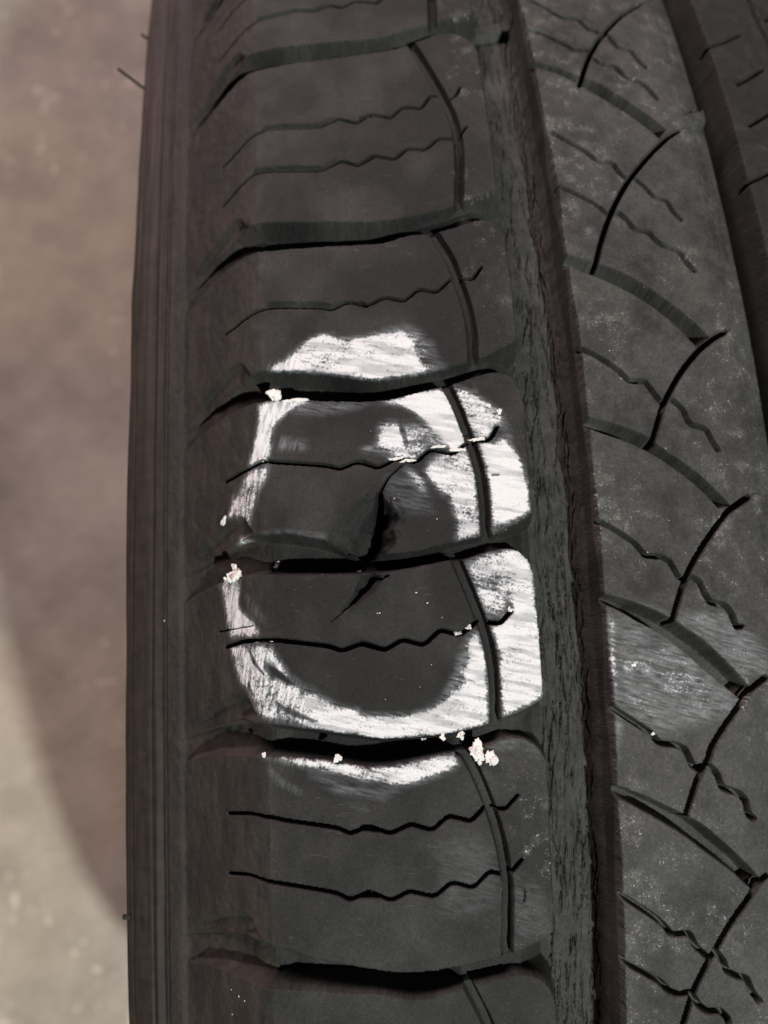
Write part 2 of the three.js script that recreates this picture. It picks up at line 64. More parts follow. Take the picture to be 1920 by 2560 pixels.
  bits: [[21.56,-23.97],[28.39,-20.19],[24.43,-7.98],[26.13,-6.23],[28.34,-3.73],[18.35,-4.87],[24.3,-7.99],[26.28,3.84],[18.76,9.1],[24.3,7.32],[21.56,-23.96],[18.18,-36.22],[59.34,5.08],[-27.51,-6.37],[-31.33,18.4],[9.22,-11.71],[18.02,-4.88],[-9.54,57.68],[-7.54,58.09],[-6.08,58.42],[-9.42,61.82],[-29.41,59.21]],
  twi: [[44.83,-131.57],[52.13,-134.71]],
  nub: [[84.87,-101.34],[89.26,-103.59]],
  nubTail: [[85.36,-103.57],[88.96,-108.5]]
};
// ---------------------------------------------------------------- helpers
let seed = 12345;
function rnd() { seed = (seed * 1664525 + 1013904223) >>> 0; return seed / 4294967296; }
const HN = 256, HT = new Float32Array(HN * HN);
for (let i = 0; i < HT.length; i++) HT[i] = rnd();
function vnoise(x, y) {
  const xi = Math.floor(x), yi = Math.floor(y); let fx = x - xi, fy = y - yi;
  fx = fx * fx * (3 - 2 * fx); fy = fy * fy * (3 - 2 * fy);
  const x0 = xi & 255, x1 = (xi + 1) & 255, y0 = (yi & 255) << 8, y1 = ((yi + 1) & 255) << 8;
  const a = HT[y0 + x0], b = HT[y0 + x1], c = HT[y1 + x0], d = HT[y1 + x1];
  return a + (b - a) * fx + (c - a) * fy + (a - b - c + d) * fx * fy;
}
const fbm = (x, y, n = 3) => { let s = 0, w = 0, a = 1; for (let k = 0; k < n; k++) { s += a * vnoise(x, y); w += a; a *= .5; x = x * 2.03 + 17.1; y = y * 2.03 + 9.7; } return s / w; };
const clamp = (x, a = 0, b = 1) => x < a ? a : x > b ? b : x;
const sstep = (a, b, x) => { const t = clamp((x - a) / (b - a)); return t * t * (3 - 2 * t); };
const lerp = (a, b, t) => a + (b - a) * t;
function interp(table, x) {                              // table of [x, y], x rising
  if (x <= table[0][0]) return table[0][1];
  for (let i = 1; i < table.length; i++) if (x <= table[i][0]) { const p = table[i - 1], q = table[i]; return lerp(p[1], q[1], (x - p[0]) / (q[0] - p[0])); }
  return table[table.length - 1][1];
}

// ---------------------------------------------------------------- tyre cross-section
// u >= 0 runs across the tread, u < 0 is arc length down the shoulder and sidewall; v runs round the tyre
const SECTION = [[0, 0], [-1.2, .5], [-3, 2.2], [-6, 5.8], [-9, 10], [-12, 14.4], [-14.5, 17.8], [-17, 19.4], [-20, 20.9], [-22.6, 22.2], [-24.6, 23.8], [-25.6, 26.5], [-26.2, 32], [-27, 45], [-27.5, 60], [-26.5, 80], [-24, 95], [-20, 110], [-16, 119]];
const SLEN = [0];
for (let i = 1; i < SECTION.length; i++) SLEN.push(SLEN[i - 1] + Math.hypot(SECTION[i][0] - SECTION[i - 1][0], SECTION[i][1] - SECTION[i - 1][1]));
const SX = SECTION.map((p, i) => [SLEN[i], p[0]]), SD = SECTION.map((p, i) => [SLEN[i], p[1]]);
const EDGE_DROP = .5 * CROWN * MID * MID;
function section(u) {                                    // -> x, drop, outward normal (nx, nr)
  if (u > 2 * MID) { const s = section(2 * MID - u); return [2 * MID - s[0], s[1], -s[2], s[3]]; }
  if (u >= 0) { const m = CROWN * (u - MID), l = Math.hypot(1, m); return [u, .5 * CROWN * (u - MID) ** 2, m / l, 1 / l]; }
  const s = -u, e = .6;
  const x = (interp(SX, s - e) + interp(SX, s) + interp(SX, s + e)) / 3, d = (interp(SD, s - e) + interp(SD, s) + interp(SD, s + e)) / 3;
  const dx = interp(SX, s + 1) - interp(SX, Math.max(0, s - 1)), dd = interp(SD, s + 1) - interp(SD, Math.max(0, s - 1)), l = Math.hypot(dx, dd) || 1;
  return [x, EDGE_DROP + d, -dd / l, -dx / l];
}
function place(u, v, depth, sec) {                       // tread coordinates (mm) -> world (m), group at the floor contact
  const s = sec || section(u), a = TURN + v / R, x = s[0] - s[2] * depth, r = R - s[1] - s[3] * depth;
  return [(x - MID) * MM, (R + r * Math.cos(a)) * MM, r * Math.sin(a) * MM];
}

// ---------------------------------------------------------------- fine relief of the tread
const U0 = -27.5, U1 = 122, V0 = -172, V1 = 74, STEP = .19;
// columns lie twice as close over the crazed floor of the wide groove
const FA = 45, FB = 55, UL = [];
const IA = Math.round((FA - U0) / STEP); for (let i = 0; i < IA; i++) UL.push(U0 + (FA - U0) * i / IA);
 const IB = IA + Math.round((FB - FA) / STEP * 2); for (let i = IA; i < IB; i++) UL.push(FA + (FB - FA) * (i - IA) / (IB - IA));
 for (let u = FB; u <= U1 + 1e-6; u += STEP) UL.push(u);
const ui = u => u < FA ? (u - U0) / (FA - U0) * IA : u < FB ? IA + (u - FA) / (FB - FA) * (IB - IA) : IB + (u - FB) / STEP;
const NU = UL.length, NV = Math.round((V1 - V0) / STEP) + 1;
const depth = new Float32Array(NU * NV), net = new Float32Array(NU * NV);

function segDist(px, py, ax, ay, bx, by) {
  const dx = bx - ax, dy = by - ay, t = clamp(((px - ax) * dx + (py - ay) * dy) / (dx * dx + dy * dy + 1e-12));
  return [Math.hypot(px - ax - dx * t, py - ay - dy * t), t];
}
function smoothLine(p, it = 1, c = .25) {                // corner cutting, ends kept
  for (let k = 0; k < it; k++) {
    const q = [p[0]];
    for (let i = 0; i < p.length - 1; i++) { const a = p[i], b = p[i + 1]; q.push([lerp(a[0], b[0], c), lerp(a[1], b[1], c)], [lerp(b[0], a[0], c), lerp(b[1], a[1], c)]); }
    q.push(p[p.length - 1]); p = q;
  }
  return p;
}
// distance to an open line on the grid, within reach; calls back with index, distance, position along 0..1
function alongLine(line, reach, fn) {
  const best = new Map(), n = line.length - 1;
  for (let s = 0; s < n; s++) {
    const [ax, ay] = line[s], [bx, by] = line[s + 1];
    const i0 = Math.max(0, Math.floor(ui(Math.min(ax, bx) - reach))), i1 = Math.min(NU - 1, Math.ceil(ui(Math.max(ax, bx) + reach)));
    const j0 = Math.max(0, Math.floor((Math.min(ay, by) - reach - V0) / STEP)), j1 = Math.min(NV - 1, Math.ceil((Math.max(ay, by) + reach - V0) / STEP));
    for (let j = j0; j <= j1; j++) for (let i = i0; i <= i1; i++) {
      const [d, t] = segDist(UL[i], V0 + j * STEP, ax, ay, bx, by);
      if (d > reach) continue;
      const k = j * NU + i, o = best.get(k);
      if (!o || d < o[0]) best.set(k, [d, (s + t) / n]);
    }
  }
  for (const [k, [d, t]] of best) fn(k, d, t);
}
// signed distance (inside positive) to a closed polygon on the grid
function insidePoly(poly, reach, fn) {
  let a = 1e9, b = -1e9, c = 1e9, e = -1e9;
  for (const [x, y] of poly) { a = Math.min(a, x); b = Math.max(b, x); c = Math.min(c, y); e = Math.max(e, y); }
  const i0 = Math.max(0, Math.floor(ui(a - reach))), i1 = Math.min(NU - 1, Math.ceil(ui(b + reach)));
  const j0 = Math.max(0, Math.floor((c - reach - V0) / STEP)), j1 = Math.min(NV - 1, Math.ceil((e + reach - V0) / STEP));
  if (i1 < i0 || j1 < j0) return;
  const w = i1 - i0 + 1, h = j1 - j0 + 1, dist = new Float32Array(w * h).fill(1e9), n = poly.length;
  // unsigned distance near the outline only
  const near = reach + 2.5;
  for (let s = 0; s < n; s++) {
    const [ax, ay] = poly[s], [bx, by] = poly[(s + 1) % n];
    const x0 = Math.max(i0, Math.floor(ui(Math.min(ax, bx) - near))), x1 = Math.min(i1, Math.ceil(ui(Math.max(ax, bx) + near)));
    const y0 = Math.max(j0, Math.floor((Math.min(ay, by) - near - V0) / STEP)), y1 = Math.min(j1, Math.ceil((Math.max(ay, by) + near - V0) / STEP));
    for (let j = y0; j <= y1; j++) for (let i = x0; i <= x1; i++) {
      const d = segDist(UL[i], V0 + j * STEP, ax, ay, bx, by)[0], k = (j - j0) * w + i - i0;
      if (d < dist[k]) dist[k] = d;
    }
  }
  for (let j = j0; j <= j1; j++) {
    const y = V0 + j * STEP, xs = [];
    for (let s = 0; s < n; s++) { const [ax, ay] = poly[s], [bx, by] = poly[(s + 1) % n]; if ((ay > y) !== (by > y)) xs.push(ax + (y - ay) / (by - ay) * (bx - ax)); }
    xs.sort((p, q) => p - q);
    for (let i = i0; i <= i1; i++) {
      const x = UL[i]; let c2 = 0; while (c2 < xs.length && xs[c2] < x) c2++;
      const ins = c2 & 1, d = Math.min(dist[(j - j0) * w + i - i0], near);
      if (ins || d <= reach) fn(j * NU + i, ins ? d : -d, i, j);
    }
  }
}
const rough = (u, v) => (fbm(u * 1.7, v * 1.7, 3) - .5) * .2 + (vnoise(u * 3.1, v * 3.1) - .5) * .14;   // ragged moulded edges

// shoulder blocks: polygons between neighbouring lateral grooves
const shape = { recess: [[-24.2, 2.6], [-21.3, 1.0], [-14.2, -2], [-7, -4.3], [-4.2, -3.9], [-3, -2], [-1.5, -.2]], upper: [[-28, 6.5], [-21.3, 3.8], [-14.9, 1.6], [-6.6, .2]], lower: [[-28, 5.5], [-21, 2.2], [-14, .6], [-5, 0]] };
const GU = TRACE.grooveUpper.slice(), GL = TRACE.grooveLower.slice();
GU.unshift(GU[0].map(([u, v]) => [u, v - 34])); GL.unshift(GL[0].map(([u, v]) => [u, v - 34]));
GU.unshift(GU[0].map(([u, v]) => [u, v - 33])); GL.unshift(GL[0].map(([u, v]) => [u, v - 33]));
GU.push(GU[7].map(([u, v]) => [u, v + 30])); GL.push(GL[7].map(([u, v]) => [u, v + 30]));
const shoulderSD = new Float32Array(NU * NV).fill(-9);
const upperCurve = GU.map(g => { const c = g[0][1]; return shape.upper.map(([u, v]) => [u, v + c]).concat(smoothLine(g.filter(p => p[0] > -1.3), 1)); });
const lowerCurve = GL.map(g => { const c = g[0][1]; return shape.lower.map(([u, v]) => [u, v + c]).concat(smoothLine(g.filter(p => p[0] > -1.9), 2)); });
for (let b = 0; b < GU.length - 1; b++) {
  const top = lowerCurve[b], bot = upperCurve[b + 1].slice().reverse();
  const poly = top.concat(bot);
  insidePoly(poly, 4.2, (k, d) => { if (d > shoulderSD[k]) shoulderSD[k] = d; });
}
const FLOOR = 8;
const latDepth = [[-24.5, 0], [-18, 1.2], [-10, 2.4], [-1, 4.0], [3, 5.2], [25, 5.3], [29.5, 2.6], [39, 2.3], [41.5, 4.5], [43.5, FLOOR]];
function wall(sd0, D, jag = 0) {                                    // depth of a drafted wall with a slightly rounded lip
  const sd = sd0 + jag * sstep(-.35, -.05, sd0);
  if (sd >= .12) return 0;
  const run = .15 * D + .3, t = clamp((.12 - sd) / run);
  return D * (t < .12 ? t * t / .24 : t - .06) / .94;
}
for (let j = 0; j < NV; j++) {
  const v = V0 + j * STEP;
  const left = 55.3 + (vnoise(v * .11, 3.3) - .5) * .5, right = 88.4, third = 94.6 + (vnoise(v * .09, 8.3) - .5) * .4;
  for (let i = 0; i < NU; i++) {
    const u = UL[i], k = j * NU + i, jag = rough(u, v);
    let d;
    if (u < 50) {
      const D = interp(latDepth, u);
      d = wall(shoulderSD[k], D, jag * (u > -2 ? 1 : .3));
    } else if (u < 70) d = wall(u - left, FLOOR, jag);
    else if (u < 91.5) {
      const cham = u > 83.9 ? (u - 83.9) * .34 : 0;
      d = Math.max(cham, wall(right - u, FLOOR, jag));
    } else d = wall(u - third, FLOOR, jag);
    net[k] = d; depth[k] = d;
  }
}
const deepen = (k, d, sep) => { if (d > depth[k]) depth[k] = d; if (sep && d > net[k]) net[k] = d; };
// shallow recess that widens each lateral groove on the shoulder
for (const g of GU) {
  const c = g[0][1], poly = shape.recess.map(([u, v]) => [u, v + c]).concat(shape.upper.map(([u, v]) => [u, v + c + 1.2]).reverse().map(([u, v]) => [Math.max(u, -24.2), v]).reverse().reverse());
  insidePoly(smoothLine(poly, 1), 0, (k, d, i) => { const u = UL[i]; deepen(k, sstep(0, 1.5, d) * 1.15 * sstep(-24, -16, u)); });
}
// diagonal grooves and curved slits of the centre rib
for (const [a, b] of TRACE.diagonals) {
  const poly = [[53, a[0][1] - .3], ...smoothLine(a, 1), ...smoothLine(b, 1).slice().reverse(), [53, b[0][1] - .3]];
  insidePoly(poly, 0, (k, d, i, j) => {
    const u = UL[i], D = lerp(2.2, 5.2, sstep(56, 60, u)) * (1 - .25 * sstep(70, 76, u));
    deepen(k, D * clamp((d + rough(u, V0 + j * STEP) * .4) / (.1 * D + .25)), true);
  });
}
for (const a0 of TRACE.arcs) {
  const a = smoothLine(a0, 2);
  alongLine(a, 1.0, (k, d, t) => { const w = lerp(.5, .4, t); deepen(k, 5 * clamp((w - d) / .16 + .4) * sstep(-.005, .06, t), true); });
  const [p, q] = [a0[0], a0[1]];                          // thin slit that runs on over the chamfer
  alongLine([[p[0], p[1]], [90, p[1] - .6 * (90 - p[0]) * Math.abs((p[1] - q[1]) / (p[0] - q[0]))]], .5, (k, d) => { deepen(k, .5 * clamp((.22 - d) / .2), false); if (d < .25 && net[k] < 1.2) net[k] = 1.2; });
}
// narrow curved slots along each shoulder block
for (const s of TRACE.slots) alongLine(smoothLine(s, 2), 1.6, (k, d) => deepen(k, 1.7 * clamp((.92 - d) / .32) + .25 * clamp(1 - Math.abs(d - .62) / .2)));
alongLine(smoothLine(TRACE.thirdSlot, 2), 1.4, (k, d) => deepen(k, 2.2 * clamp((.7 - d) / .3)));
{ // moulded nub on the chamfer of the centre rib
  const [a, b] = TRACE.nub;
  alongLine([a, b], 2.4, (k, d, t) => { depth[k] -= 1.5 * sstep(1.9, .9, d + .5 * (vnoise(k * .13, 2) - .5)) * (.6 + .6 * t); });
  alongLine(TRACE.nubTail, .8, (k, d) => deepen(k, 1.3 * clamp((.45 - d) / .2)));
}
// sipes
const cut = (lines, w, D, round, taper = .04) => { for (const l of lines) { const wv = w * (.9 + .25 * rnd()); alongLine(round ? smoothLine(l, 2, .13) : l, w + .5, (k, d, t) => deepen(k, D * clamp((wv - d) / .24 + .35) * Math.min(sstep(-.01, taper, t), sstep(-.01, taper, 1 - t) * .3 + .7))); } };
TRACE.shoulderSipes.forEach((l, n) => cut([l], n < 6 ? .21 : n < 8 ? .22 : n < 12 ? .27 : .22, 4, true));
for (const n of [0, 2, 4, 6]) {                             // worn ledge beside the straight stretch of the longer cuts
  const l = TRACE.shoulderSipes[n].filter(p => p[0] > 0 && p[0] < 17).map(([u, v]) => [u, v - .55]);
  if (l.length > 1) alongLine(l, 1.2, (k, d, t) => deepen(k, .55 * clamp((.6 - d + .2 * (fbm(t * 30, n, 2) - .5)) / .25) * sstep(1, .75, t)));
}
cut(TRACE.fineSlits, .08, 1.2, true);
cut(TRACE.centreSipes, .4, 2.2, true);
cut(TRACE.thirdSipes, .34, 3.5, true, .25);
// the split and the dent round it
const damageDepth = new Float32Array(NU * NV);
for (const f of TRACE.damageFacets) {
  const [ax, ay, ad, bx, by, bd, cx, cy, cd] = f, det = (by - cy) * (ax - cx) + (cx - bx) * (ay - cy);
  const i0 = Math.floor(ui(Math.min(ax, bx, cx) - 1.2)), i1 = Math.ceil(ui(Math.max(ax, bx, cx) + 1.2)), j0 = Math.floor((Math.min(ay, by, cy) - 1.2 - V0) / STEP), j1 = Math.ceil((Math.max(ay, by, cy) + 1.2 - V0) / STEP);
  for (let j = j0; j <= j1; j++) for (let i = i0; i <= i1; i++) {
    const x = UL[i] + (fbm(UL[i] * .8 + 3, (V0 + j * STEP) * .8, 3) - .5) * 1.1, y = V0 + j * STEP + (fbm(UL[i] * .8 + 50, (V0 + j * STEP) * .8, 3) - .5) * 1.1, a = ((by - cy) * (x - cx) + (cx - bx) * (y - cy)) / det, b = ((cy - ay) * (x - cx) + (ax - cx) * (y - cy)) / det, c = 1 - a - b;
    if (a < -.001 || b < -.001 || c < -.001) continue;
    const k = j * NU + i; damageDepth[k] = Math.max(damageDepth[k], a * ad + b * bd + c * cd);
  }
}
{ // soften the creases of the dent a little, then tear its surface
  const tmp = new Float32Array(damageDepth.length);
  const i0 = Math.floor(ui(2)), i1 = Math.floor(ui(30)), j0 = Math.floor((-48 - V0) / STEP), j1 = Math.floor((-2 - V0) / STEP);
  for (let it = 0; it < 1; it++) {
    for (let j = j0; j < j1; j++) for (let i = i0; i < i1; i++) { let s = 0; for (let b = -1; b <= 1; b++) for (let a = -1; a <= 1; a++) s += damageDepth[(j + b) * NU + i + a]; tmp[j * NU + i] = s / 9; }
    for (let j = j0; j < j1; j++) for (let i = i0; i < i1; i++) damageDepth[j * NU + i] = tmp[j * NU + i];
  }
  for (let j = j0; j < j1; j++) for (let i = i0; i < i1; i++) {
    const k = j * NU + i, d = damageDepth[k];
    if (d > .02) { const u = UL[i], v = V0 + j * STEP; depth[k] = Math.max(depth[k], d + depth[k] * .15) + clamp(d) * (fbm(u * .9, v * .5, 3) - .5) * .35; }
  }
}
// rubber pushed up into lips along the rim of the tear
for (const [l, h] of [[TRACE.lipRight, .75], [TRACE.lipLeft, .5], [TRACE.lipLow, .5]]) alongLine(smoothLine(l, 2), 2.2, (k, d, t) => { depth[k] -= h * Math.exp(-((d / .75) ** 2)) * Math.sin(Math.PI * clamp(t * .9 + .05)) * (.6 + .8 * vnoise(t * 9, h * 7)); });
alongLine(smoothLine(TRACE.damageSlit, 2), 1.9, (k, d, t) => deepen(k, 8.5 * clamp((.14 + .75 * Math.sin(Math.PI * clamp(t * .92 + .06)) + (fbm(k % NU * .09, (k / NU) * .09, 2) - .5) * .5 - d) / .35)));
alongLine(smoothLine(TRACE.damageHair, 2), .8, (k, d, t) => deepen(k, 1.4 * clamp((.12 + .15 * t - d) / .2)));
alongLine(smoothLine(TRACE.damageTear, 2), 1, (k, d, t) => deepen(k, 1.2 * (1 - t) * clamp((.45 * (1 - t) + .05 - d) / .5)));
alongLine(TRACE.damageTear2, 1, (k, d) => deepen(k, 1.5 * clamp((.25 - d) / .2)));
alongLine(smoothLine(TRACE.damageLow, 2), .8, (k, d, t) => deepen(k, 1.6 * (1 - t * .6) * clamp((.12 - d) / .2 + .2)));
// wear bar and crazed floor of the long grooves, moulding unevenness, ribs at the foot of the shoulder
function crackLine(u, v, len, wander) {                   // a thin crack running round the tyre
  const p = [[u, v]]; let drift = 0;
  for (let t = 0; t < len; t += .6) { drift = drift * .7 + (rnd() - .5) * wander; u += drift; v += .6; p.push([u, v]); }
  return p;
}
const crack = new Float32Array(NU * NV);
function craze(uMin, uMax, vMin, vMax, n, lenMin, lenMax, w, D) {
  for (let c = 0; c < n; c++) {
    const line = crackLine(uMin + rnd() * (uMax - uMin), vMin + rnd() * (vMax - vMin), lenMin + rnd() * rnd() * (lenMax - lenMin), .24), ww = w * (.55 + .8 * rnd()), dd = D * (.5 + .7 * rnd());
    alongLine(line, ww + .22, (k, d, t) => { const e = ww * Math.min(1, Math.sin(Math.PI * clamp(t)) * 1.8), v = dd * clamp((e - d) / .1 + .3) * Math.min(1, Math.sin(Math.PI * clamp(t)) * 3); if (v > crack[k]) crack[k] = v; });
  }
}
craze(45.2, 54.6, V0, V1, 680, 3, 18, .06, .85);
craze(45.4, 54.4, V0, V1, 600, 1, 4, .03, .4);
craze(84.2, 88.5, V0, -33, 260, 1.5, 7, .06, .4);
for (let j = 0; j < NV; j++) {
  const v = V0 + j * STEP;
  for (let i = 0; i < NU; i++) {
    const u = UL[i], k = j * NU + i;
    if (u > 43.5 && u < 56 && net[k] > 5) {
      const bar = sstep(-137.6, -136.6, v + .2 * (u - 50)) * (1 - sstep(-133.8, -132.8, v + .2 * (u - 50)));
      let d = depth[k] - bar * 1.7;
      if (u > 44.8 && u < 54.9) d += crack[k] * (1 - bar) + (fbm(u * 2.6, v * .9, 3) - .5) * .2;
      depth[k] = d;
    } else if (u > 84.1 && u < 88.8) depth[k] += crack[k];
    depth[k] += (fbm(u * .16, v * .13, 2) - .5) * .3 + (fbm(u * .9, v * .9, 2) - .5) * .035;
    if (u < -22) depth[k] -= .55 * sstep(-23.2, -23.9, u) * (1 - sstep(-26.4, -27.1, u));
    if (u < -1) depth[k] += (fbm(u * .7, v * .5, 3) - .5) * .35;
  }
}

// ---------------------------------------------------------------- colour of the tread: rubber, dust, chalk
const TW = 1300, TH = 2048, TV0 = -174, TV1 = 76;
const pxU = (U1 - U0) / TW, pxV = (TV1 - TV0) / TH;
const chalkMask = new Float32Array(TW * TH), scrapeMask = new Float32Array(TW * TH);
function paintPoly(target, poly, value, soft) {
  let a = 1e9, b = -1e9, c = 1e9, e = -1e9;
  for (const [x, y] of poly) { a = Math.min(a, x); b = Math.max(b, x); c = Math.min(c, y); e = Math.max(e, y); }
  const x0 = Math.max(0, Math.floor((a - soft - U0) / pxU)), x1 = Math.min(TW - 1, Math.ceil((b + soft - U0) / pxU)), y0 = Math.max(0, Math.floor((c - soft - TV0) / pxV)), y1 = Math.min(TH - 1, Math.ceil((e + soft - TV0) / pxV));
  const n = poly.length;
  for (let y = y0; y <= y1; y++) {
    const py = TV0 + (y + .5) * pxV, xs = [];
    for (let s = 0; s < n; s++) { const [ax, ay] = poly[s], [bx, by] = poly[(s + 1) % n]; if ((ay > py) !== (by > py)) xs.push(ax + (py - ay) / (by - ay) * (bx - ax)); }
    xs.sort((p, q) => p - q);
    for (let x = x0; x <= x1; x++) {
      const px = U0 + (x + .5) * pxU; let c2 = 0; while (c2 < xs.length && xs[c2] < px) c2++;
      const ins = c2 & 1; let d = 1e9;
      for (let s = 0; s < n; s++) { const q = poly[s], r = poly[(s + 1) % n], dx = r[0] - q[0], dy = r[1] - q[1], t = clamp(((px - q[0]) * dx + (py - q[1]) * dy) / (dx * dx + dy * dy + 1e-9)), ex = px - q[0] - dx * t, ey = py - q[1] - dy * t, dd = ex * ex + ey * ey; if (dd < d) d = dd; }
      d = Math.sqrt(d);
      const m = value * sstep(-soft, soft, ins ? d : -d), k = y * TW + x;
      if (m > target[k]) target[k] = m;
    }
  }
}
for (const [v, s, p] of TRACE.chalk) paintPoly(chalkMask, p, v, s);
for (const [v, s, p] of TRACE.scraped) paintPoly(scrapeMask, p, v, s);
function blurMask(m, r) {
  const t = new Float32Array(m.length), n = 2 * r + 1;
  for (let it = 0; it < 2; it++) {
    for (let y = 0; y < TH; y++) { let s = 0; for (let x = -r; x < TW; x++) { s += (x + r < TW ? m[y * TW + x + r] : 0) - (x - r - 1 >= 0 ? m[y * TW + x - r - 1] : 0); if (x >= 0) t[y * TW + x] = s / n; } }
    for (let x = 0; x < TW; x++) { let s = 0; for (let y = -r; y < TH; y++) { s += (y + r < TH ? t[(y + r) * TW + x] : 0) - (y - r - 1 >= 0 ? t[(y - r - 1) * TW + x] : 0); if (y >= 0) m[y * TW + x] = s / n; } }
  }
}
blurMask(chalkMask, 3);
const colorData = new Uint8Array(TW * TH * 4), roughData = new Uint8Array(TW * TH * 4);
const toS = c => Math.round(255 * clamp(c <= .0031308 ? 12.92 * c : 1.055 * Math.pow(c, 1 / 2.4) - .055));
function depthAt(u, v) {
  const x = clamp(ui(u), 0, NU - 1.001), y = clamp((v - V0) / STEP, 0, NV - 1.001), i = Math.floor(x), j = Math.floor(y), k = j * NU + i;
  return lerp(lerp(depth[k], depth[k + 1], x - i), lerp(depth[k + NU], depth[k + NU + 1], x - i), y - j);
}
for (let y = 0; y < TH; y++) {
  const v = TV0 + (y + .5) * pxV;
  for (let x = 0; x < TW; x++) {
    const u = U0 + (x + .5) * pxU, k = y * TW + x;
    const d = depthAt(u, v);
    const grain = fbm(u * 3.1, v * 3.1, 2), fine = vnoise(u * 9, v * 9), cloud = fbm(u * .13 + 5, v * .11, 3), cloud2 = fbm(u * .5 + 31, v * .5, 3);
    let r = .0185, g = .0188, b = .0178;
    const tone = .8 + .25 * cloud + .4 * (grain - .5) + .55 * (fine - .5);
    r *= tone; g *= tone; b *= tone;
    let ro = .66 + .1 * (cloud2 - .5);
    // grey road dust: on the centre rib and, thinner, lower down the shoulder row
    let dust = 0;
    if (u > 55 && u < 89) dust = .74 + .8 * (cloud2 - .45) + .9 * (cloud - .5);
    else if (u > 89) dust = .12 + .3 * (cloud2 - .4);
    else if (u > 0) dust = clamp(.1 + .9 * (cloud - .52)) + .22 * cloud2 * Math.max(sstep(6, 30, v + 14 * (cloud - .5)), sstep(32, 41, u + 6 * (cloud2 - .5)));
    if (u > 44.9 && u < 54.6 && d > 5) dust = .6 + .8 * (cloud2 - .45);
    dust = clamp(dust) * (.6 + .8 * grain);
    r += .05 * dust; g += .0495 * dust; b += .0445 * dust;
    if (u > 0 && d < .5) { const sc = fbm((u + v * .1) * .5 + 77, v * 6.5, 2); if (sc > .78) { const q = .04 * sstep(.78, .88, sc) * sstep(.5, .7, cloud2); r += q; g += q; b += q; } }
    // brown soil on the shoulder
    if (u < 3) {
      const soil = sstep(2.5, -3, u + (cloud2 - .5) * 5) * (.5 + .55 * sstep(.36, .7, fbm(u * .3, v * .12, 3)) + .5 * (grain - .5) + .3 * (fbm(u * 1.2, v * .25, 2) - .5));
      r += .025 * soil; g += .0195 * soil; b += .0145 * soil; ro += .12 * soil;
    }
    // bright mineral grains in the dust
    if (u > 36 && u < 89 && d < 1) {
      const area = sstep(.38, .62, fbm(u * .12 + 60, v * .09 + 8, 2)) * sstep(.44, .68, cloud2);
      const spark = vnoise(u * 5.3 + 9, v * 5.3); if (spark > .92 - .12 * area) { const s = (.06 + .7 * area * fine) * sstep(.8, 1, spark); r += s; g += s; b += s * .95; }
      const smear = clamp((cloud2 - .56) * 2.6) * area; r += .09 * smear * grain; g += .09 * smear * grain; b += .085 * smear * grain;
    }
    // chalk, rubbed on dry: it takes on the high grains and leaves pores
    let m = chalkMask[k];
    if (m > .02 && d < (u < -2 ? 2.2 : .75)) {
      m = Math.max(0, m - scrapeMask[k] * .8);
      const dir = u < 6 ? 1 : 0;                           // stroke direction: round the tyre on the shoulder edge, across it elsewhere
      const streak = dir ? fbm((u + v * .25) * 3.4, v * .5, 3) : fbm((u + v * .3) * .55, (v - u * .3) * 3.6, 3), hold = fbm(u * 4.6, v * 4.6, 2), pore = vnoise(u * 7.5, v * 7.5);
      const load = m + (fbm(u * .3 + v * .12 + 14, v * .55, 3) - .5) * .5 * sstep(.1, .5, m);
      const film = clamp(load) * .62 * clamp(.15 + 1.6 * (streak - .28)) * (.5 + .6 * hold);          // thin rubbed-in film
      const solid = sstep(.54, .93, load + (streak - .5) * .38 + (hold - .5) * .5 + (pore - .5) * .1) * (.9 + .12 * pore);
      const press = sstep(.26, .6, dir ? streak : fbm((u + v * .2) * .22 + 3, (v - u * .2) * 1.5, 3));          // hand pressure varies along the stroke
      let c = Math.max(film, solid * lerp(.66, 1, Math.max(press, clamp((load - .95) * 2.5))));
      c = clamp(c * (1 - sstep(u < -2 ? 1.7 : .35, u < -2 ? 2.2 : .7, d)));
      const thin = 1 - c;
      r = lerp(r, .85 - .22 * thin, c); g = lerp(g, .85 - .17 * thin, c); b = lerp(b, .84 - .11 * thin, c); ro = lerp(ro, .97, c);
    }
    const o = k * 4;
    colorData[o] = toS(r); colorData[o + 1] = toS(g); colorData[o + 2] = toS(b); colorData[o + 3] = 255;
    roughData[o] = roughData[o + 1] = roughData[o + 2] = Math.round(255 * clamp(ro)); roughData[o + 3] = 255;
  }
}
function dataTexture(data, w, h, srgb, wrap) {
  const t = new THREE.DataTexture(data, w, h, THREE.RGBAFormat, THREE.UnsignedByteType);
  t.magFilter = THREE.LinearFilter; t.minFilter = THREE.LinearMipmapLinearFilter; t.generateMipmaps = true;
  if (srgb) t.colorSpace = THREE.SRGBColorSpace;
  if (wrap) t.wrapS = t.wrapT = THREE.RepeatWrapping;
  t.needsUpdate = true; return t;
}
const grainData = new Uint8Array(512 * 512 * 4);
for (let y = 0; y < 512; y++) for (let x = 0; x < 512; x++) {
  // 16 mm tile; noise periods divide 256 so the tile wraps
  const n = .5 * vnoise(x * .5, y * .5) + .3 * vnoise(x * .25 + 256 * 3, y * .25) + .2 * vnoise(x * .125, y * .125);
  const o = (y * 512 + x) * 4; grainData[o] = grainData[o + 1] = grainData[o + 2] = Math.round(n * 255); grainData[o + 3] = 255;
}
const grainMap = dataTexture(grainData, 512, 512, false, true);
grainMap.repeat.set((U1 - U0) / 16, (TV1 - TV0) / 16);
const treadMaterial = new THREE.MeshPhysicalMaterial({ specularIntensity: .5, map: dataTexture(colorData, TW, TH, true), roughnessMap: dataTexture(roughData, TW, TH, false), roughness: 1, metalness: 0, bumpMap: grainMap, bumpScale: .00009 });

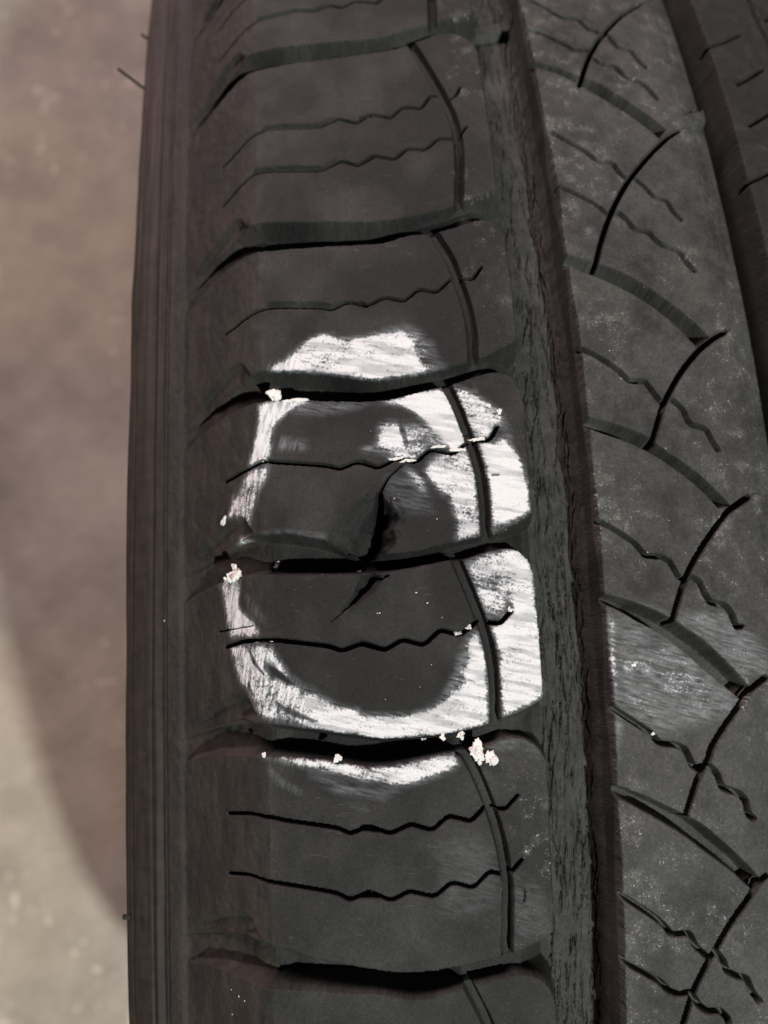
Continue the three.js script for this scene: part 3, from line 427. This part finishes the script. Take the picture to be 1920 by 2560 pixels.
// ---------------------------------------------------------------- tyre: the detailed stretch of tread, cut into its blocks
const tyre = new THREE.Group();
tyre.name = 'car_tyre';
tyre.userData = { label: 'worn black car tyre with a split tread circled in white chalk', category: 'tyre' };
scene.add(tyre);
const pos = new Float32Array(NU * NV * 3), nor = new Float32Array(NU * NV * 3);
{
  const secs = []; for (let i = 0; i < NU; i++) secs.push(section(UL[i]));
  for (let j = 0; j < NV; j++) for (let i = 0; i < NU; i++) { const k = j * NU + i, p = place(0, V0 + j * STEP, depth[k], secs[i]); pos[3 * k] = p[0]; pos[3 * k + 1] = p[1]; pos[3 * k + 2] = p[2]; }
  for (let j = 0; j < NV; j++) for (let i = 0; i < NU; i++) {
    const st = net[j * NU + i] > .5 ? 2 : 1, a = 3 * (j * NU + Math.max(0, i - st)), b = 3 * (j * NU + Math.min(NU - 1, i + st)), c = 3 * (Math.max(0, j - st) * NU + i), d = 3 * (Math.min(NV - 1, j + st) * NU + i), k = 3 * (j * NU + i);
    const ux = pos[b] - pos[a], uy = pos[b + 1] - pos[a + 1], uz = pos[b + 2] - pos[a + 2], vx = pos[d] - pos[c], vy = pos[d + 1] - pos[c + 1], vz = pos[d + 2] - pos[c + 2];
    let x = vy * uz - vz * uy, y = vz * ux - vx * uz, z = vx * uy - vy * ux; const l = Math.hypot(x, y, z) || 1;
    nor[k] = x / l; nor[k + 1] = y / l; nor[k + 2] = z / l;
  }
}
// label the blocks: connected raised areas, then walls go to the nearest block and deep floors to the grooves
const label = new Int32Array(NU * NV).fill(-1);
const parts = [];                                          // {u, v, n}
{
  const stack = new Int32Array(NU * NV);
  for (let s = 0; s < NU * NV; s++) {
    if (label[s] !== -1 || net[s] > 1.0) continue;
    let n = 0, su = 0, sv = 0, top = 0; stack[top++] = s; const id = parts.length; label[s] = id;
    while (top) {
      const k = stack[--top], i = k % NU, j = (k / NU) | 0; n++; su += UL[i]; sv += V0 + j * STEP;
      if (i > 0 && label[k - 1] === -1 && net[k - 1] <= 1) { label[k - 1] = id; stack[top++] = k - 1; }
      if (i < NU - 1 && label[k + 1] === -1 && net[k + 1] <= 1) { label[k + 1] = id; stack[top++] = k + 1; }
      if (j > 0 && label[k - NU] === -1 && net[k - NU] <= 1) { label[k - NU] = id; stack[top++] = k - NU; }
      if (j < NV - 1 && label[k + NU] === -1 && net[k + NU] <= 1) { label[k + NU] = id; stack[top++] = k + NU; }
    }
    parts.push({ u: su / n, v: sv / n, n });
  }
  for (let k = 0; k < label.length; k++) if (label[k] >= 0 && parts[label[k]].n < 500) label[k] = -1;
  const grooveA = parts.length, grooveB = parts.length + 1; parts.push({ u: 50, v: 0, n: 9e9, name: 'tread_groove' }, { u: 87, v: 0, n: 9e9, name: 'tread_groove' });
  const queue = new Int32Array(NU * NV); let head = 0, tail = 0;
  for (let k = 0; k < label.length; k++) { if (label[k] >= 0) queue[tail++] = k; else if (net[k] > 4.9) label[k] = (UL[k % NU]) < 70 ? grooveA : grooveB; }
  // strip the shoulder foot off as sidewall edge
  while (head < tail) {
    const k = queue[head++], i = k % NU, j = (k / NU) | 0;
    for (const q of [i > 0 ? k - 1 : k, i < NU - 1 ? k + 1 : k, j > 0 ? k - NU : k, j < NV - 1 ? k + NU : k]) if (label[q] === -1) { label[q] = label[k]; queue[tail++] = q; }
  }
  const foot = parts.length; parts.push({ u: -22, v: 0, n: 9e9, name: 'shoulder_ridge' });
  for (let k = 0; k < label.length; k++) if (UL[k % NU] < -23.3) label[k] = foot;
}
{
  const lists = new Map();
  for (let j = 0; j < NV - 1; j++) for (let i = 0; i < NU - 1; i++) { const k = j * NU + i, l = label[k]; let a = lists.get(l); if (!a) lists.set(l, a = []); a.push(k); }
  const remap = new Int32Array(NU * NV), counts = {};
  for (const [l, cells] of [...lists].sort((a, b) => a[0] - b[0])) {
    if (l < 0) continue;
    const p = parts[l], name = p.name || (p.u < 46 ? 'shoulder_block' : p.u < 90 ? 'centre_block' : 'inner_rib_block');
    remap.fill(-1);
    const P = [], N = [], T = [], I = []; let n = 0;
    const vert = k => { if (remap[k] < 0) { remap[k] = n++; P.push(pos[3 * k], pos[3 * k + 1], pos[3 * k + 2]); N.push(nor[3 * k], nor[3 * k + 1], nor[3 * k + 2]); T.push((UL[k % NU] - U0) / (U1 - U0), (V0 + ((k / NU) | 0) * STEP - TV0) / (TV1 - TV0)); } return remap[k]; };
    for (const k of cells) { const a = vert(k), b = vert(k + 1), c = vert(k + NU), d = vert(k + NU + 1); if (Math.abs(depth[k] - depth[k + NU + 1]) < Math.abs(depth[k + 1] - depth[k + NU])) I.push(a, c, d, a, d, b); else I.push(a, c, b, b, c, d); }
    const g = new THREE.BufferGeometry();
    g.setAttribute('position', new THREE.Float32BufferAttribute(P, 3)); g.setAttribute('normal', new THREE.Float32BufferAttribute(N, 3)); g.setAttribute('uv', new THREE.Float32BufferAttribute(T, 2)); g.setIndex(I);
    counts[name] = (counts[name] || 0) + 1;
    const m = new THREE.Mesh(g, treadMaterial); m.name = counts[name] > 1 ? name + '_' + String(counts[name] - 1).padStart(3, '0') : name;
    m.castShadow = m.receiveShadow = true; tyre.add(m);
  }
}

// ---------------------------------------------------------------- tyre: the rest of the ring, sidewalls, liner
const plainRubber = new THREE.MeshPhysicalMaterial({ color: new THREE.Color().setRGB(.0215, .0215, .0205), roughness: .68, specularIntensity: .5 });
function ringGrid(us, vs, depthFn, name, material, uvFn) {
  const P = [], T = [], I = [], nu = us.length, nv = vs.length;
  const secs = us.map(u => Array.isArray(u) ? u : section(u));
  for (let j = 0; j < nv; j++) for (let i = 0; i < nu; i++) { P.push(...place(0, vs[j], depthFn(us[i], vs[j], i, j), secs[i])); T.push(...(uvFn ? uvFn(us[i], vs[j], i, j) : [i / (nu - 1), j / (nv - 1)])); }
  for (let j = 0; j < nv - 1; j++) for (let i = 0; i < nu - 1; i++) { const k = j * nu + i; I.push(k, k + nu, k + 1, k + 1, k + nu, k + nu + 1); }
  const g = new THREE.BufferGeometry();
  g.setAttribute('position', new THREE.Float32BufferAttribute(P, 3)); g.setAttribute('uv', new THREE.Float32BufferAttribute(T, 2)); g.setIndex(I); g.computeVertexNormals();
  const m = new THREE.Mesh(g, material); m.name = name; m.castShadow = m.receiveShadow = true; tyre.add(m); return m;
}
const range = (a, b, s) => { const n = Math.max(1, Math.round(Math.abs((b - a) / s))), r = []; for (let i = 0; i <= n; i++) r.push(a + (b - a) * i / n); return r; };
const AROUND = 2 * Math.PI * R;
function coarseDepth(u, v) {                               // repeated pattern out of the photograph's view
  
  if (u < 44 || u > 101) {
    const w = u < 44 ? u : 2 * MID - u, m = ((v + (w < 0 ? w * .2 : 0) + 3 * Math.sin(w * .09)) % 31 + 31) % 31, D = w < -24 ? 0 : interp(latDepth, clamp(w, -24, 39));
    return m < 3.4 ? D * .9 : u < 44 ? wall(44 - u, FLOOR) : wall(u - 101, FLOOR);
  }
  if (u < 55.3) return FLOOR; if (u < 88.4) return 0; if (u < 94.6) return FLOOR; return 0;
}
ringGrid(range(U0, 2 * MID + 27.5, 1.3), range(V1, V0 + AROUND, 2.0), coarseDepth, 'rear_tread', plainRubber);
ringGrid(range(U1, 2 * MID + 27.5, 1.0), range(V0, V1, 1.0), (u, v) => u > 138 ? coarseDepth(u, v) : depth[Math.round(clamp((v - V0) / STEP, 0, NV - 1)) * NU + NU - 1] > 1 ? 1 : 0, 'far_shoulder', plainRubber);
// sidewall facing the open floor: circumferential ribs, soil
const SW = 512, SH = 1024, swData = new Uint8Array(SW * SH * 4);
for (let y = 0; y < SH; y++) for (let x = 0; x < SW; x++) {
  const u = U0 - x / SW * 105, t = y / SH, a = fbm(x * .09, y * .25, 3), b = fbm(x * .35, y * .06, 3), o = (y * SW + x) * 4;
  const s = .5 + .9 * (a - .5) + .9 * (b - .5);
  swData[o] = toS(.017 + .021 * s); swData[o + 1] = toS(.0138 + .0155 * s); swData[o + 2] = toS(.0118 + .0105 * s); swData[o + 3] = 255;
}
const swMap = dataTexture(swData, SW, SH, true, true); swMap.repeat.set(1, 8);
const sidewallMaterial = new THREE.MeshPhysicalMaterial({ map: swMap, roughness: .66, specularIntensity: .5 });
const ribs = [[-28.1, .3, -.35], [-29.2, .35, .3], [-30.2, .25, -.3], [-34.9, .3, -.45], [-36.4, .45, .35], [-40, .5, .4]];
const sideDepth = u => { let d = 0; for (const [c, w, h] of ribs) d -= h * Math.exp(-(((u - c) / w) ** 2)); return d; };
ringGrid([...range(U0, -50, .2), ...range(-50.8, -SLEN[SLEN.length - 1], 2)].reverse(), range(V0, V0 + AROUND, 3), (u, v) => sideDepth(u) * (.6 + .8 * fbm(u * .2, v * .04, 2)) + (fbm(u * .5, v * .05, 3) - .5) * .55, 'sidewall', sidewallMaterial, (u, v) => [(U0 - u) / 105, (v - V0) / AROUND]);
ringGrid(range(2 * MID + 27.5, 2 * MID + SLEN[SLEN.length - 1], 2), range(V0, V0 + AROUND, 6), () => 0, 'sidewall_001', plainRubber);
{ // inner liner, bead to bead, so that the carcass has thickness
  const inner = [[-16, 119], [-10, 122], [-6, 118], [-12, 106], [-17, 90], [-19, 66], [-16, 42], [-6, 30], [20, 15], [70, 7], [120, 15], [146, 30], [156, 42], [159, 66], [157, 90], [152, 106], [146, 118], [150, 122], [156, 119]];
  ringGrid(inner.map(([x, d]) => [x, d + EDGE_DROP, 0, 1]).reverse(), range(V0, V0 + AROUND, 8), () => 0, 'inner_liner', plainRubber);
}
// moulding whiskers on the sidewall
function whisker(points, r) {
  const c = new THREE.CatmullRomCurve3(points.map(p => new THREE.Vector3(...p)));
  const m = new THREE.Mesh(new THREE.TubeGeometry(c, 12, r, 6), sidewallMaterial); m.name = 'rubber_whisker' + (whisker.n ? '_' + String(whisker.n).padStart(3, '0') : ''); whisker.n = (whisker.n || 0) + 1;
  m.castShadow = m.receiveShadow = true; tyre.add(m);
}
whisker([place(-36.5, -146, .4), place(-36.5, -148, -2.8), place(-36.5, -150.6, -6.6)], .0003);
whisker([place(-36.5, -168, .3), place(-36.5, -168.5, -1.2), place(-36.5, -169, -2)], .0003);
whisker([place(-36.5, 51.6, .2), place(-36.5, 51.4, -.6), place(-36.5, 51.2, -1.3)], .0004);

// ---------------------------------------------------------------- loose chalk
const chalkMaterial = new THREE.MeshStandardMaterial({ color: new THREE.Color().setRGB(.84, .82, .77), roughness: 1 });
function lumpGeometry(s, flat, seedN, detail = 3) {
  let g = mergeVertices(new THREE.IcosahedronGeometry(1, detail).deleteAttribute('uv').deleteAttribute('normal'), 1e-4);
  const p = g.attributes.position;
  for (let i = 0; i < p.count; i++) {
    const x = p.getX(i), y = p.getY(i), z = p.getZ(i);
    const n = .35 + 1.25 * fbm(x * 1.6 + seedN * 7.3 + 40, y * 1.6 + z * 1.1 + seedN, 2) - .35 * Math.abs(vnoise(x * 3.4 + seedN * 3 + 20, z * 3.4 + y * 2 + 20) - .5) * 2 + .5 * (vnoise(x * 6 + 40, y * 8 + z * 5 + 60 + seedN) - .5);
    p.setXYZ(i, x * n * s * (.8 + .5 * HT[seedN * 7 % 60000]), y * n * s * flat, z * n * s * (.7 + .5 * HT[seedN * 13 % 60000]));
  }
  g.computeVertexNormals(); return g;
}
function crumbGeometry(s, flat, n, long) {                       // ragged flakes of pressed chalk stuck to one another
  const parts = [];
  for (let i = 0; i < 3; i++) {
    const k = i ? .35 + .3 * rnd() : .8, sh = new THREE.Shape(), N = 22, sx = (.75 + .5 * rnd()) * (long ? 1.9 : 1), sy = (.5 + .4 * rnd()) * (long ? .55 : 1);
    for (let p = 0; p < N; p++) {
      const a = p / N * 6.2832, r = s * k * (.35 + .75 * fbm(Math.cos(a) * 1.3 + n * 5.1 + i * 3, Math.sin(a) * 1.3 + 9, 2) + .35 * (rnd() - .5));
      sh[p ? 'lineTo' : 'moveTo'](r * Math.cos(a) * sx, r * Math.sin(a) * sy);
    }
    const g = new THREE.ExtrudeGeometry(sh, { depth: s * flat * .5, bevelEnabled: true, bevelThickness: s * .09, bevelSize: s * .07, bevelSegments: 2, steps: 2 }).deleteAttribute('uv');
    const q = g.attributes.position;
    for (let p = 0; p < q.count; p++) { const x = q.getX(p) / s, y = q.getY(p) / s, z = q.getZ(p) / s; q.setXYZ(p, s * (x + .16 * (vnoise(y * 5 + 30, z * 5 + n) - .5)), s * (y + .16 * (vnoise(x * 5 + 30, z * 5 + n + 7) - .5)), s * (z + .35 * (fbm(x * 2.2 + 20, y * 2.2 + n, 2) - .5))); }
    g.rotateX(-Math.PI / 2).rotateZ((rnd() - .5) * (i ? 1.1 : .3)).rotateX((rnd() - .5) * (i ? 1.1 : .3)).rotateY(long ? (rnd() - .5) * .5 : rnd() * 6.28);
    const a = long ? (i === 1 ? 0 : 3.1) : rnd() * 6.28, d = i ? s * (.3 + .35 * rnd()) * (long ? 2.2 : 1) : 0; g.translate(d * Math.cos(a), i ? s * flat * .25 : 0, d * Math.sin(a));
    parts.push(g);
  }
  const g = mergeGeometries(parts); g.computeVertexNormals(); return g;
}
const UPV = new THREE.Vector3(0, 1, 0);
function orient(m, u, v, lift, spin) {
  const p = place(u, v, -lift), s = section(u), a = TURN + v / R;
  m.position.set(...p);
  const n = new THREE.Vector3(s[2], s[3] * Math.cos(a), s[3] * Math.sin(a)).normalize();
  m.quaternion.setFromUnitVectors(UPV, n).multiply(new THREE.Quaternion().setFromAxisAngle(UPV, spin));
}
const CRUMB_TEXT = [
  [1.9, .45, 'thick white chalk lump heaped on the rim of the groove above the split block'], [1.2, .3, 'flat chalk ridge along the top edge of the split block'],
  [.95, .35, 'lone white chalk flake lying inside the groove below the split block'], [1.2, .5, 'upper crumb of the chalk heap on the shoulder edge beside the groove'],
  [1.7, .5, 'main lump of the chalk heap on the shoulder edge beside the groove'], [1.3, .4, 'chalk crumb spilling from the shoulder heap towards the sidewall'],
  [1.0, .35, 'chalk crumb at the outer tip of the thin chalk stripe on the shoulder'], [1.0, .7, 'upright chalk grain on the edge of the block below the circled ones'],
  [1.9, .5, 'upper half of the cream chalk lump across the narrow slot'], [1.9, .5, 'lower half of the cream chalk lump across the narrow slot'], [1.4, .4, 'cream chalk crumb hugging the slot side of the big lump'],
  [.9, .5, 'chalk drip at the bottom edge of the circled block next to the slot'], [.7, .4, 'small chalk drip hanging on the bottom edge of the circled block'], [.8, .4, 'chalk flake caught in the groove under the circled block'],
  [1.0, .45, 'curled chalk shaving on the wavy cut beside the slot'], [.85, .4, 'chalk shaving standing where wavy cut meets the slot'], [.8, .35, 'chalk crust on the wavy cut near the top of the split'], [.9, .3, 'chalk crust along the wavy cut right of the split'],
  [.7, .4, 'chalk grain on the rounded corner of the split block'], [.7, .4, 'larger chalk grain on the rounded corner of the split block'], [.55, .4, 'thin white chalk sliver on the dusty centre rib'], [.65, .35, 'bright chalk sliver in a cut of the centre rib'],
  [.9, .3, 'chalk ridge on the lip of the straight shoulder cut'], [.6, .35, 'chalk grain on the left end of the lowest chalk smear'], [.6, .4, 'chalk grain at the end of the hooked cut'], [.55, .5, 'pale grit grain wedged in the groove at the split'],
  [.8, .25, 'chalk crust on the crest of the wavy cut'], [.8, .25, 'chalk crust in the dip of the wavy cut by the slot'], [.8, .25, 'chalk crust on the hooked cut right of the slot']];
TRACE.crumbs.forEach(([u, v], i) => {
  const [s, f, text] = CRUMB_TEXT[i], m = new THREE.Mesh(crumbGeometry(s * MM * .95, f * .8, i + 3, /crust|ridge/.test(text)), chalkMaterial);
  const d = Math.min(depthAt(u, v), 6.2);
  orient(m, u, v, .05 * s - (d > 1 && i !== 2 && i !== 25 && i !== 13 ? .1 : d), /crust|ridge/.test(text) ? 0 : rnd() * 6.28);
  m.name = 'chalk_crumb' + (i ? '_' + String(i).padStart(3, '0') : '');
  m.userData = { label: text, category: 'chalk crumb', group: 'loose chalk crumbs on the tyre' };
  m.castShadow = m.receiveShadow = true; scene.add(m);
});
{ // chalk dust crumbled along the edges of the chalk marks: uncountable
  const list = [], base = [lumpGeometry(1, .6, 41, 1), lumpGeometry(1, .5, 57, 1), lumpGeometry(1, .7, 63, 1)], q = new THREE.Object3D();
  const put = (u, v, s) => { orient(q, u, v, s * .2 - depthAt(u, v), rnd() * 6.28); q.scale.set(s * MM * (.6 + 1.4 * rnd() * rnd()), s * MM * .8, s * MM * (.6 + .5 * rnd())); q.updateMatrix(); list.push(base[(rnd() * 3) | 0].clone().applyMatrix4(q.matrix)); };
  for (let y = 4; y < TH - 4; y += 2) for (let x = 4; x < TW - 4; x += 2) {
    const k = y * TW + x, m = chalkMask[k]; if (m < .8) continue;
    const u = U0 + (x + .5) * pxU, v = TV0 + (y + .5) * pxV, d = depthAt(u, v); if (d > .4 || u < -9) continue;
    const edge = Math.max(depthAt(u, v + .4), depthAt(u, v - .4), depthAt(u + .4, v), depthAt(u - .4, v)) > .9;
    if (rnd() < (edge ? .3 : .0012)) put(u + (rnd() - .5) * .3, v + (rnd() - .5) * .3, edge ? .06 + .13 * rnd() * rnd() + .05 * rnd() : .04 + .07 * rnd());
  }
  for (const [u, v] of TRACE.bits) put(u, v, .07 + .08 * rnd());
  for (let i = 0; i < 45; i++) { const u = 20 + rnd() * 60, v = -75 + rnd() * 110; if (depthAt(u, v) < .4) put(u, v, .03 + .06 * rnd()); }
  const m = new THREE.Mesh(mergeGeometries(list), chalkMaterial); m.name = 'chalk_dust';
  m.userData = { label: 'fine white chalk grains crumbled along the chalked block edges', category: 'chalk dust', kind: 'stuff' };
  m.castShadow = m.receiveShadow = true; scene.add(m);
}

// ---------------------------------------------------------------- floor
{
  const N = 1024, SIZE = 1.6, data = new Uint8Array(N * N * 4), bd = new Uint8Array(N * N * 4);
  for (let y = 0; y < N; y++) for (let x = 0; x < N; x++) {
    const a = fbm(x / 64, y / 64, 4), b = fbm(x / 16 + 70, y / 16, 3), c = vnoise(x / 2, y / 2), o = (y * N + x) * 4;
    const t = .335 * (.5 + .82 * a + .4 * (b - .5) + .15 * (c - .5));
    const w = sstep(.55, .75, fbm(x / 128 + 11, y / 128, 2)) * .4, spot = sstep(.74, .82, fbm(x / 4 + 9, y / 4 + 3, 2)) * .22 * sstep(.45, .65, fbm(x / 40, y / 40 + 50, 2));
    data[o] = toS(t * (1.06 + .1 * w) + spot); data[o + 1] = toS(t * .985 + spot * .95); data[o + 2] = toS(t * (.8 - .1 * w) + spot * .75); data[o + 3] = 255;
    bd[o] = bd[o + 1] = bd[o + 2] = Math.round(255 * (.5 * b + .5 * c)); bd[o + 3] = 255;
  }
  const map = dataTexture(data, N, N, true, true), bump = dataTexture(bd, N, N, false, true);
  map.repeat.set(6 / SIZE, 6 / SIZE); bump.repeat.set(6 / SIZE, 6 / SIZE);
  map.wrapS = map.wrapT = bump.wrapS = bump.wrapT = THREE.MirroredRepeatWrapping;
  const m = new THREE.Mesh(new THREE.PlaneGeometry(6, 6, 1, 1).rotateX(-Math.PI / 2), new THREE.MeshStandardMaterial({ map, bumpMap: bump, bumpScale: .0008, roughness: .8 }));
  m.name = 'ground'; m.userData = { kind: 'structure', label: 'blotchy grey brown concrete floor', category: 'floor' }; m.receiveShadow = true; scene.add(m);
}

// ---------------------------------------------------------------- ceiling lamps (out of the frame)
LAMPS.forEach((L, i) => {
  const g = new THREE.Group(); g.name = i ? 'ceiling_lamp_001' : 'ceiling_lamp'; g.userData = { label: L.label, category: 'ceiling lamp' };
  g.position.set(...L.pos); g.lookAt(...L.aim); scene.add(g);
  const body = new THREE.Mesh(new THREE.BoxGeometry(L.size[0] + .06, L.size[1] + .06, .07), new THREE.MeshStandardMaterial({ color: 0xd8d8d4, roughness: .5 })); body.name = 'housing'; body.position.z = -.05; g.add(body);
  const glow = new THREE.Mesh(new THREE.BoxGeometry(L.size[0], L.size[1], .012), new THREE.MeshStandardMaterial({ color: 0xffffff, emissive: new THREE.Color().setRGB(...L.color), emissiveIntensity: 2 })); glow.name = 'diffuser'; glow.position.z = -.008; g.add(glow);
  const light = new THREE.RectAreaLight(new THREE.Color().setRGB(...L.color), L.power, L.size[0], L.size[1]);
  light.position.set(...L.pos); scene.add(light);
  const dir = new THREE.Vector3(...L.aim).sub(light.position).normalize(); light.position.addScaledVector(dir, .004); light.lookAt(...L.aim);
});

scene.updateMatrixWorld(true);
renderer.render(scene, camera);
